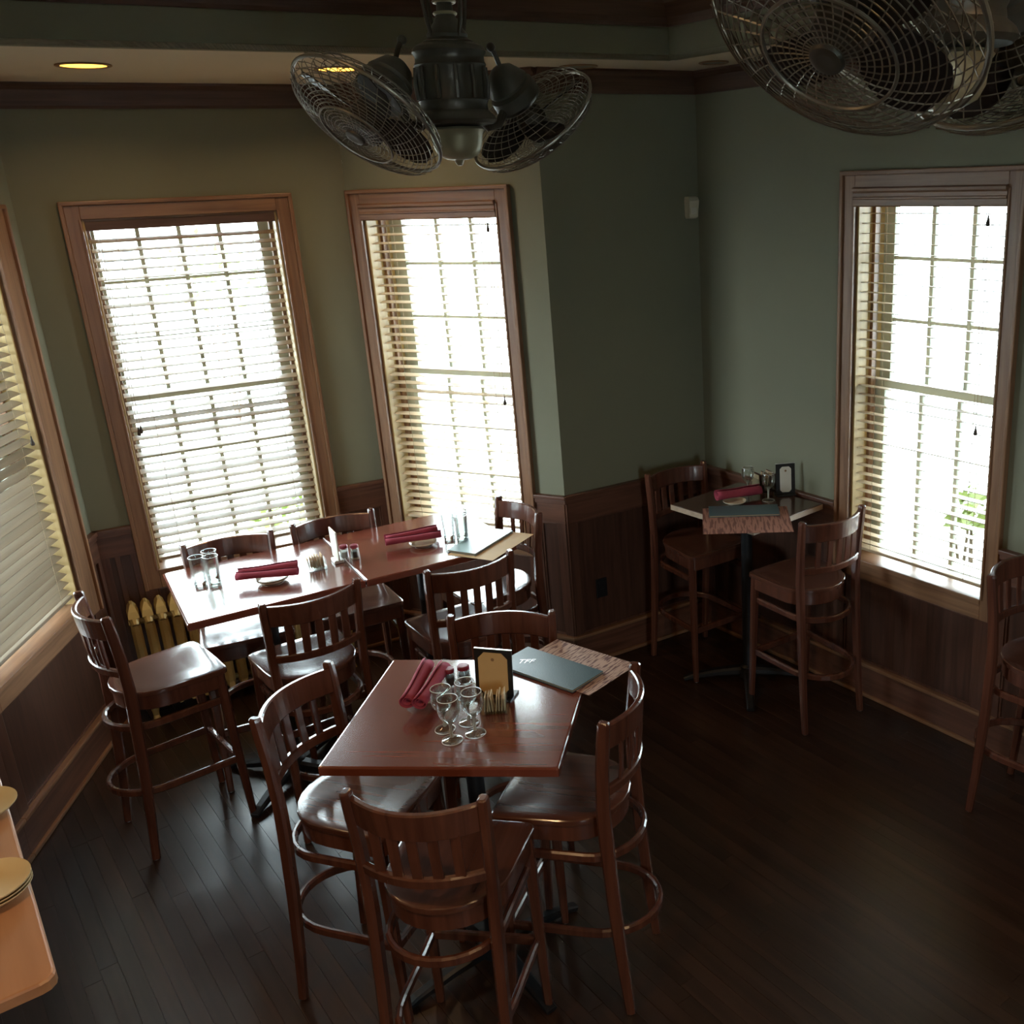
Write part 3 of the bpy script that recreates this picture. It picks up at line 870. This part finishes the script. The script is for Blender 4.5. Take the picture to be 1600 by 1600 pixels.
# long table: stacked saucers + napkins
def stack(x, y, r, h, labels, mat, group, step=.008, name='plate'):
    for i, lb in enumerate(labels): bowl(x, y, ON + i * step, r, h, lb, mat, group, name)
stack(-1.79, 4.118, .068, .016, ['cream saucer at the bottom under the napkins by the three tumblers', 'cream saucer on top of the pair beside the three tumblers'], M['china'], 'saucers by the tumblers')
napkin(-1.815, 4.150, ON + .046, rad(19), .235, 'burgundy rolled napkin on the blind side of the saucers by the tumblers', 'napkins by the tumblers', .0185)
napkin(-1.800, 4.094, ON + .043, rad(8), .25, 'burgundy rolled napkin on the saucers, nearer the dark stool', 'napkins by the tumblers', .019)
stack(-1.205, 4.520, .066, .016, ['cream saucer under the napkins on the table beneath the narrow window'], M['china'], 'saucers beneath the window')
napkin(-1.268, 4.568, ON + .038, rad(29), .24, 'burgundy rolled napkin lying nearer the narrow window on its saucer', 'napkins beneath the narrow window', .0185)
napkin(-1.245, 4.510, ON + .036, rad(19), .25, 'burgundy rolled napkin on the saucer, on the side away from the window', 'napkins beneath the narrow window', .0185)
# corner table
stack(.345, 4.965, .062, .016, ['cream saucer half hidden under the red napkin on the corner table'], M['china'], None)
napkin(.372, 5.018, ON + .038, rad(19), .24, 'dark red rolled napkin on the saucer of the small corner table', None, .027)
# serving table plates
def ovalplate(x, y, z, label, group):
    return bowl(x, y, z, .095, .028, label, M['yellow_china'], group, 'plate')
g = 'ivory plates stacked on the serving table'
for i, lb in enumerate(['ivory plate at the bottom of the stack of three on the serving table', 'ivory plate in the middle of the stack of three on the serving table', 'ivory plate on top of the stack of three on the serving table']):
    ovalplate(-1.745, 2.065, ON + i * .009, lb, g)
ovalplate(-2.005, 2.425, ON, 'single ivory plate farther along the edge of the serving table', None)

# card frames
def card_frame(x, y, rz, w_, h_, label, card, lean, cw, ch, words=True):
    root = empty('card_frame', (x, y, ON), rz, label, 'table card')
    mt = Matrix.Rotation(lean, 4, 'X')
    bm = new(); box(bm, (-w_ / 2, -.004, .006), (w_ / 2, .004, h_), .0015, mt); obj('frame_panel', bm, M['black'], root)
    bm = new(); box(bm, (-w_ / 2, -.03, 0), (w_ / 2, .05, .007), .002); obj('frame_foot', bm, M['black'], root)
    bm = new(); box(bm, (-w_ / 2, -.0045, h_ - .0012), (w_ / 2, .0045, h_ + .0004), 0, mt); obj('frame_edge', bm, M['silver'], root)
    c = cw * .2
    x0, x1, z0, z1 = -cw / 2, cw / 2, h_ / 2 - ch / 2, h_ / 2 + ch / 2
    pts = [(x0 + c, z0), (x1 - c, z0), (x1, z0 + c), (x1, z1 - c), (x1 - c, z1), (x0 + c, z1), (x0, z1 - c), (x0, z0 + c)]
    bm = new(); loft(bm, [[mt @ Vector((px, yy, pz)) for px, pz in pts] for yy in (-.0062, -.0042)]); cd_ = obj('card', bm, card, root)
    if words:
        bm = new()
        lathe(bm, [(0, -.0004), (.0065, -.0004), (.0065, .0004), (0, .0004)], 6)
        o = obj('printed_emblem', bm, M['cardink'], cd_); o.matrix_local = mt @ Matrix.Translation((0, -.0064, z1 - ch * .16)) @ Matrix.Rotation(rad(90), 4, 'X')
    return root
card_frame(-.618, 2.988, rad(-14), .135, .175, 'tan eight-sided card in a black upright frame on the square table', M['card'], rad(-6), .105, .150)
card_frame(.630, 5.080, rad(8), .105, .175, 'pale eight-sided card in a black frame against the sage wall, corner table', M['whitecard'], rad(-4), .062, .14)
# white tent card on its silver clip, long table
t = empty('tent_card', (-1.575, 4.352, ON), rad(122.8), 'white table card standing edge-on in a silver clip at the table seam', 'table card')
bm = new(); box(bm, (-.055, -.003, .012), (.055, .003, .155), .001); obj('card', bm, M['whitecard'], t)
bm = new(); box(bm, (-.05, -.022, 0), (.02, .022, .016), .004); obj('clip', bm, M['silver'], t)
# gleam along the table seam, laid in as a silver strip
sd = Vector((-math.sin(a2), math.cos(a2)))
p0 = Vector((-1.3655, 4.089)); 
bm = new(); box(bm, (-.0028, 0.004, 0), (.0028, .690, .004), .001)
o = obj('seam_gleam', bm, M['silver']); o.location = (p0.x, p0.y, ON); o.rotation_euler = (0, 0, a2)
tag(o, 'thin silver strip standing in for the gleam along the seam of the joined tables', 'strip')

# sugar holders
def sugar(x, y, rz, label, dark=False, s=1.0):
    root = empty('sugar_holder', (x, y, ON), rz, label, 'sugar holder')
    bm = new(); a, b, h = .043 * s, .030 * s, .052 * s
    box(bm, (-a, -b, 0), (a, b, .006)); box(bm, (-a, -b, .006), (-a + .004, b, h)); box(bm, (a - .004, -b, .006), (a, b, h)); box(bm, (-a + .004, -b, .006), (a - .004, -b + .004, h)); box(bm, (-a + .004, b - .004, .006), (a - .004, b, h))
    obj('glass_box', bm, M['glass'], root)
    for i in range(8):
        x_ = -a + .010 + i * (2 * a - .02) / 7
        bm = new(); box(bm, (-.0022, -b + .006, .007), (.0022, b - .006, .064 * s + random.uniform(-.005, .008)), .001)
        o = obj('sugar_packet', bm, M['packet2'] if dark and i % 3 else M['packet'], root); o.location = (x_, 0, 0); o.rotation_euler = (0, random.uniform(-.12, .12), 0)
    return root
sugar(-.605, 2.905, rad(4), 'glass holder of tan sugar packets in front of the tan card')
sugar(-1.64, 4.262, rad(30), 'small glass sugar holder beside the silver gleam on the table seam', s=.95)
sugar(.528, 5.192, rad(25), 'sugar holder with dark packets between wine glass and pale card', True, 1.5)

# shakers
def shaker(x, y, fill, label, group, cap='redcap', s=1.0):
    root = empty('shaker', (x, y, ON), 0, label, 'shaker', group)
    bm = new(); lathe(bm, [(0, 0), (.019 * s, 0), (.021 * s, .004), (.019 * s, .05), (.016 * s, .058), (.0145 * s, .058), (.017 * s, .05), (.018 * s, .008), (0, .006)], 12); obj('shaker_glass', bm, M['glass'], root, True)
    bm = new(); lathe(bm, [(0, .007), (.0165 * s, .0085), (.0163 * s, .038), (0, .039)], 12); obj('filling', bm, M[fill], root, True)
    bm = new(); lathe(bm, [(.0175 * s, .055), (.0185 * s, .057), (.0180 * s, .066), (.015 * s, .070), (0, .0705)], 14); obj('cap', bm, M[cap], root, True)
    return root
shaker(-.788, 3.080, 'pepper', 'small dark shaker with red cap beside the napkins on the square table', 'shakers on the square table')
shaker(-.742, 3.100, 'pepper', 'small red-capped shaker behind the wine glasses, nearer the tan card', 'shakers on the square table', s=1.2)
shaker(-1.542, 4.372, 'salt', 'red-capped salt shaker behind the white edge-on card', 'shakers at the table seam', s=1.05)
shaker(-1.492, 4.372, 'pepper', 'red-capped pepper shaker on the far table of the joined pair', 'shakers at the table seam', s=1.05)

# menus
def slab(name, quad, z0, z1, mat, par=None):
    bm = new(); loft(bm, [[Vector((x, y, z)) for x, y in quad] for z in (z0, z1)])
    return obj(name, bm, mat, par)
def local_rect(cx_, cy_, w_, d_): return [(cx_ - w_ / 2, cy_ - d_ / 2), (cx_ + w_ / 2, cy_ - d_ / 2), (cx_ + w_ / 2, cy_ + d_ / 2), (cx_ - w_ / 2, cy_ + d_ / 2)]
def menu(x, y, rz, w_, d_, label, base=ON, mat='menu', th=.010):
    root = empty('menu', (x, y, base), rz, label, 'menu')
    bm = new(); box(bm, (-w_ / 2, -d_ / 2, 0), (w_ / 2, d_ / 2, th * .28), .0012); obj('back_cover', bm, M[mat], root)
    bm = new(); box(bm, (-w_ / 2 + .004, -d_ / 2 + .004, th * .28), (w_ / 2 - .003, d_ / 2 - .004, th * .74)); obj('pages', bm, M['papertan'], root)
    bm = new(); box(bm, (-w_ / 2, -d_ / 2, th * .74), (w_ / 2, d_ / 2, th), .0012); obj('front_cover', bm, M[mat], root)
    return root
def sheet(x, y, rz, w_, d_, label, mat, base=ON, curl=None):
    n = 10
    bm = new()
    rows = []
    for i in range(n + 1):
        xx = -w_ / 2 + w_ * i / n
        rows.append([Vector((xx, yy, (curl(xx, yy) if curl else 0))) for yy in (-d_ / 2, -d_ / 6, d_ / 6, d_ / 2)])
    R = [[bm.verts.new(p) for p in r_] for r_ in rows]
    for A, B in zip(R[:-1], R[1:]):
        for k in range(3): bm.faces.new((A[k], B[k], B[k + 1], A[k + 1]))
    me = bpy.data.meshes.new('paper_menu'); bm.to_mesh(me); bm.free()
    o = link('paper_menu', me, mat, None, False)
    md = o.modifiers.new('thick', 'SOLIDIFY'); md.thickness = .0012; md.offset = 1
    o.location = (x, y, base); o.rotation_euler = (0, 0, rz)
    return tag(o, label, 'paper menu')
am = math.atan2(3.119 - 3.340, -.275 + .572)
sheet(-.372, 3.195, am, .385, .265, 'printed paper menu hanging over the corner of the square table', M['paper'], ON, None)
mn = menu(-.452, 3.168, am, .365, .165, 'closed teal-black leather menu with silver lettering on the square table', ON + .0018)
tc_ = bpy.data.curves.new('silver_lettering', 'FONT'); tc_.body = 'TFF'; tc_.size = .043; tc_.extrude = .0003; tc_.align_x = 'CENTER'; tc_.align_y = 'CENTER'
tc_.shear = 0.3
tmp = bpy.data.objects.new('tmp', tc_); COL.objects.link(tmp)
bpy.context.view_layer.update()
me = bpy.data.meshes.new_from_object(tmp.evaluated_get(bpy.context.evaluated_depsgraph_get()))
bpy.data.objects.remove(tmp); bpy.data.curves.remove(tc_)
me.materials.clear()
to = link('silver_lettering', me, M['silver'])
to.parent = mn; to.location = (-.105, -.012, .0104); to.rotation_euler = (0, 0, rad(35)); to.scale = (.9, 1, 1)
to['label'] = 'silver letters on the cover'
# long table: grey menu + sheet
ag = math.atan2(4.625 - 4.339, -.796 + .912)
sheet(-.868, 4.49, rad(66), .37, .25, 'pale paper menu reaching past the end of the table under the narrow window', M['papertan'], ON)
menu(-.925, 4.525, rad(66), .335, .16, 'closed grey-black menu lying on the table under the narrow window', ON + .0018)
# corner table
sheet(.385, 4.70, rad(-2), .44, .39, 'printed red-brown paper menu overhanging the corner table', M['paper2'], ON)
menu(.382, 4.822, rad(-1.5), .36, .155, 'closed black menu on the printed sheet at the corner table', ON + .0018, 'menu')

# ------------------------------------------------------------------ radiator under the first window behind the long table
def radiator():
    dv = Vector((math.cos(AZ['M']), math.sin(AZ['M']))); nv = Vector((-dv.y, dv.x))
    u0 = .10; n = 17; pit = .066
    p = cLM + dv * u0 - nv * .155
    root = empty('radiator', (p.x, p.y, 0), AZ['M'], 'gold painted cast-iron radiator under the slatted blind behind the long table', 'radiator')
    bm = new()
    H = .62
    # one section: three columns joined at top and bottom, pointed crown
    for yy in (-.06, 0, .06):
        pts = [(0, yy, .09), (0, yy, .14), (0, yy, H - .08), (0, yy, H - .03)]
        sweep(bm, pts, [.038, .050, .050, .038], [.040, .050, .050, .040], (0, 1, 0), cham=.3)
    sweep(bm, [(0, -.085, H - .05), (0, -.06, H - .02), (0, 0, H + .005), (0, .06, H - .02), (0, .085, H - .05)], [.030, .052, .056, .052, .030], .05, (0, 0, 1), cham=.3)
    sweep(bm, [(0, -.085, .10), (0, 0, .085), (0, .085, .10)], [.03, .048, .03], .045, (0, 0, 1), cham=.3)
    loft(bm, [[Vector((-.027 * k, -.085 * k2, H - .01 + dz)), Vector((.027 * k, -.085 * k2, H - .01 + dz)), Vector((.027 * k, .085 * k2, H - .01 + dz)), Vector((-.027 * k, .085 * k2, H - .01 + dz))] for k, k2, dz in ((1, 1, 0), (.8, .75, .03), (.22, .35, .062))])
    first = obj('section', bm, M['radiator'], root)
    for i in range(1, n): again(first, 'section', root, (i * pit, 0, 0))
    bm = new()
    for zz in (.11, H - .06):
        tube(bm, [(-.03, 0, zz), (n * pit - .04, 0, zz)], .016, 8)
    obj('connecting_pipe', bm, M['radiator'], root)
    for i in (0, n - 1):
        for yy in (-.06, .06):
            bm = new(); sweep(bm, [(i * pit, yy, .10), (i * pit, yy, .03), (i * pit, yy * 1.2, 0)], [.04, .028, .04], [.04, .028, .04], (0, 1, 0)); obj('foot', bm, M['radiator'], root)
    return root
radiator()

# ------------------------------------------------------------------ wall fittings
dP = Vector((math.cos(AZ['P']), math.sin(AZ['P'])))
t = empty('motion_sensor', (*(cNP + dP * .895), 2.525), AZ['P'], 'small white motion sensor high in the deep corner', 'motion sensor')
bm = new()
loft(bm, [[Vector((-a, y0, z)), Vector((a, y0, z)), Vector((a * .9, 0, z)), Vector((-a * .9, 0, z))] for a, y0, z in ((.022, -.035, -.058), (.028, -.045, -.05), (.032, -.055, .035), (.030, -.048, .052), (.026, -.035, .058))])
obj('sensor_body', bm, M['plastic'], t)
bm = new(); box(bm, (-.018, -.054, -.035), (.018, -.046, .0), .004); obj('sensor_lens', bm, M['whitecard'], t)
t = empty('wall_outlet', (*(cNP + dP * .19), .45), AZ['P'], 'black outlet plate on the dark panelling beside the wall corner', 'outlet')
bm = new(); box(bm, (-.036, -.013, -.058), (.036, -.005, .058), .003); obj('cover_plate', bm, M['outlet'], t)
for zz in (-.022, .022):
    bm = new(); box(bm, (-.016, -.016, zz - .014), (.016, -.012, zz + .014), .002); obj('socket', bm, M['iron'], t)

# ------------------------------------------------------------------ twin-head ceiling fans
def cage_mesh():
    R = .175
    bm = new()
    def prof_front(t): return (R * t, .052 * math.sqrt(max(0, 1 - (t * .985) ** 2)) + .004)      # local +z is the front
    def prof_back(t): return (R * t, -.050 * math.sqrt(max(0, 1 - (t * .985) ** 2)) - .004)
    def ringat(r, z, rr_, seg=56, ts=4):
        tube(bm, [(r * math.cos(2 * PI * i / seg), r * math.sin(2 * PI * i / seg), z) for i in range(seg)], rr_, ts, True)
    for i in range(0, 17):
        t = .13 + .87 * i / 17
        r, z = prof_front(t); ringat(r, z, .0011)
        if i % 2 == 0:
            r, z = prof_back(t); ringat(r, z, .0011)
    NW = 36
    for k in range(NW):
        for pf, n0 in ((prof_front, .13), (prof_back, .30)):
            pts = []
            for i in range(8):
                t = n0 + (1 - n0) * i / 7
                r, z = pf(t)
                a = 2 * PI * k / NW + (.55 * (t - n0) if pf is prof_front else -.35 * (t - n0))
                pts.append((r * math.cos(a), r * math.sin(a), z))
            tube(bm, pts, .0011, 3, False, False)
    return bm
def twin_fan(loc, rz, label, tag_h):
    root = empty('twin_head_fan', loc, rz, label, 'ceiling fan')
    def part(name, prof, mat, seg=24, c=(0, 0, 0), par=root, sm=True):
        bm = new(); lathe(bm, prof, seg, c); return obj(name, bm, mat, par, sm)
    top = ZT - loc[2]
    part('canopy', [(0, top), (.075, top), (.075, top - .02), (.05, top - .05), (.018, top - .06), (0, top - .06)], M['bronze'])
    part('down_rod', [(.014, top - .05), (.014, .20)], M['bronze'], 12)
    part('bell_cap', [(.016, .235), (.020, .20), (.030, .18), (.040, .165), (.048, .155), (.046, .148), (.06, .140), (.06, .13), (0, .13)], M['bronze'])
    part('motor_housing', [(0, .135), (.070, .135), (.082, .128), (.086, .118), (.080, .108), (.080, .098), (.084, .09), (.080, .082), (.078, .02), (.082, .012), (.078, .004), (.080, -.01), (.092, -.02), (.098, -.032), (.090, -.040), (.05, -.045), (0, -.045)], M['bronze'], 28)
    for i in range(12):
        a = 2 * PI * i / 12
        bm = new(); sweep(bm, [(.081 * math.cos(a), .081 * math.sin(a), .015), (.084 * math.cos(a), .084 * math.sin(a), .05), (.081 * math.cos(a), .081 * math.sin(a), .085)], .010, .010, (math.cos(a), math.sin(a), 0)); obj('housing_rib', bm, M['bronze'], root)
    for s in (-1, 1):
        bm = new(); tube(bm, [(s * .045, 0, .15), (s * .055, 0, .19), (s * .065, 0, .26), (s * .060, 0, .34), (s * .045, 0, top - .03)], .0045, 8); obj('scroll_rod', bm, M['bronze'], root, True)
        bm = new(); tube(bm, [(0, s * .045, .15), (0, s * .055, .19), (0, s * .065, .26), (0, s * .060, .34), (0, s * .045, top - .03)], .0045, 8); obj('scroll_rod', bm, M['bronze'], root, True)
    for zz in (.20, .225):
        bm = new(); tube(bm, [(.024 * math.cos(2 * PI * i / 20), .024 * math.sin(2 * PI * i / 20), zz) for i in range(20)], .004, 6, True); obj('rod_ring', bm, M['brass'], root, True)
    lb = part('light_bowl', [(.030, -.044), (.062, -.046), (.068, -.052), (.062, -.060), (.060, -.068), (.058, -.090), (.048, -.108), (.028, -.118), (.012, -.120), (.010, -.126), (.006, -.132), (0, -.133)], M['brass'], 28)
    for s in (-1, 1):
        nrm = Vector((s * .66, 0, -.75)).normalized()
        ctr = Vector((s * .24, 0, -.025))
        back = ctr - nrm * .05
        bm = new()
        tube(bm, [(s * .06, 0, -.015), (s * .10, 0, -.045), (s * .130, 0, -.040), (s * .150, 0, -.01), tuple(back - nrm * .05)], [.011, .010, .010, .011, .012], 10)
        obj('fan_arm', bm, M['bronze'], root, True)
        q_ = nrm.to_track_quat('Z', 'Y')
        mtx = Matrix.Translation(ctr) @ q_.to_matrix().to_4x4()
        cg = obj('cage', cage_mesh(), M['wire'], root); cg.matrix_local = mtx
        bm = new(); tube(bm, [(.176 * math.cos(2 * PI * i / 64), .176 * math.sin(2 * PI * i / 64), 0) for i in range(64)], .0042, 8, True)
        obj('rim', bm, M['wire'], cg, True)
        bm = new()
        tube(bm, [(.086 * math.cos(2 * PI * i / 48), .086 * math.sin(2 * PI * i / 48), .052) for i in range(48)], .0026, 6, True)
        obj('front_ring', bm, M['wire'], cg, True)
        bm = new(); lathe(bm, [(.021, .054), (.023, .057), (.021, .061), (.015, .063), (.010, .062), (0, .062)], 28); obj('center_badge', bm, M['bronze'], cg, True)
        bm = new(); lathe(bm, [(0, -.02), (.035, -.02), (.04, .0), (.034, .025), (0, .03)], 20); obj('hub', bm, M['bronze'], cg, True)
        bm = new(); lathe(bm, [(0, -.155), (.018, -.152), (.036, -.14), (.048, -.118), (.055, -.105), (.052, -.098), (.060, -.09), (.062, -.06), (.055, -.05), (0, -.05)], 24); mo = obj('head_motor', bm, M['bronze'], cg, True)
        bm = new(); tube(bm, [(0, .012, -.15), (0, .020, -.175), (0, .022, -.19)], [.006, .006, .006], 8); bmesh.ops.create_uvsphere(bm, u_segments=10, v_segments=8, radius=.011, matrix=Matrix.Translation((0, .022, -.196))); obj('oscillation_knob', bm, M['bronze'], cg, True)
        for i in range(4):
            a = 2 * PI * i / 4 + .5
            bm = new()
            n = 6; rows = []
            for j in range(n + 1):
                r = .032 + .122 * j / n
                ww = (.035, .062, .08, .09, .092, .082, .045)[j]
                tw = rad(28 - 14 * j / n)
                rows.append([Vector((r, tt * ww, tt * ww * math.tan(tw) * -1 + zz)) for tt, zz in ((-.5, .001), (0, .004), (.5, .001), (.5, -.001), (0, .002), (-.5, -.001))])
            loft(bm, rows)
            bmesh.ops.rotate(bm, verts=bm.verts, cent=(0, 0, 0), matrix=Matrix.Rotation(a, 3, 'Z'))
            obj('blade', bm, M['blade'], cg)
    return root
twin_fan((-.475, 2.55, 2.872), rad(48), 'twin-head caged ceiling fan in front of the narrow window, brass bowl below', 1)
twin_fan((.400, 1.48, 2.890), rad(46), 'large twin-head caged ceiling fan close to us, cut by the top edge', 2)

# ------------------------------------------------------------------ outside
bm = new(); box(bm, (-60, -40, -.9), (60, 70, -.6)); obj('ground', bm, M['ground'])['kind'] = 'structure'
def shrub(x, y, z, r, n, seed, label):
    rnd = random.Random(seed)
    root = empty('shrub', (x, y, -.6), 0, label, 'shrub')
    bm = new()
    for i in range(n):
        while True:
            p = Vector((rnd.uniform(-1, 1), rnd.uniform(-1, 1), rnd.uniform(-1, 1)))
            if p.length < 1: break
        c = Vector((p.x * r, p.y * r, z + .6 + p.z * r * .8))
        a = Vector((rnd.gauss(0, 1), rnd.gauss(0, 1), rnd.gauss(0, .6))).normalized(); b = a.orthogonal().normalized()
        s = rnd.uniform(.05, .09)
        vv = [bm.verts.new(c + a * s), bm.verts.new(c + b * s * .45 + a * s * .2), bm.verts.new(c - a * s * .9), bm.verts.new(c - b * s * .45 + a * s * .2)]
        bm.faces.new(vv)
    f = obj('foliage', bm, M['leaf'], root); f['kind'] = 'stuff'
    for i in range(4):
        bm = new(); tube(bm, [(rnd.uniform(-.1, .1), rnd.uniform(-.1, .1), 0), (rnd.uniform(-.3, .3) * r, rnd.uniform(-.3, .3) * r, (z + .6) * .6), (rnd.uniform(-.6, .6) * r, rnd.uniform(-.6, .6) * r, z + .6)], [.02, .014, .006], 6); obj('stem', bm, M['bark'], root)
shrub(-2.75, 7.2, .05, .55, 420, 1, 'low leafy shrub outside the slatted blind behind the long table')
shrub(1.62, 5.05, .92, .16, 34, 2, 'leafy yellow-green shrub outside the window by the corner table')
shrub(-5.6, 4.6, .6, .7, 300, 3, 'leafy shrub outside the half shut brown blind')
shrub(-6.4, 14.6, 1.6, .75, 230, 4, 'loose leafy tree crown far outside the slatted blind')
t = empty('house', (-28.3, 53.0, -4.2), rad(28), 'white house far outside the slatted blind, two small windows showing', 'house')
bm = new(); box(bm, (-9, 0, 0), (9, 8, 9.5)); obj('siding', bm, M['siding'], t)
bm = new(); loft(bm, [[Vector((x, -.5, 9.5)), Vector((x, 8.5, 9.5)), Vector((x, 4, 13))] for x in (-9.5, 9.5)]); obj('roof', bm, M['roof'], t)
for x in (-.15, .75):
    bm = new(); box(bm, (x - .3, -.05, 3.5), (x + .3, .02, 4.6), .01); f_ = obj('window_frame', bm, M['siding'], t)
    bm = new(); box(bm, (x - .24, -.07, 3.57), (x + .24, -.05, 4.53)); obj('window_pane', bm, M['darkglass'], f_)
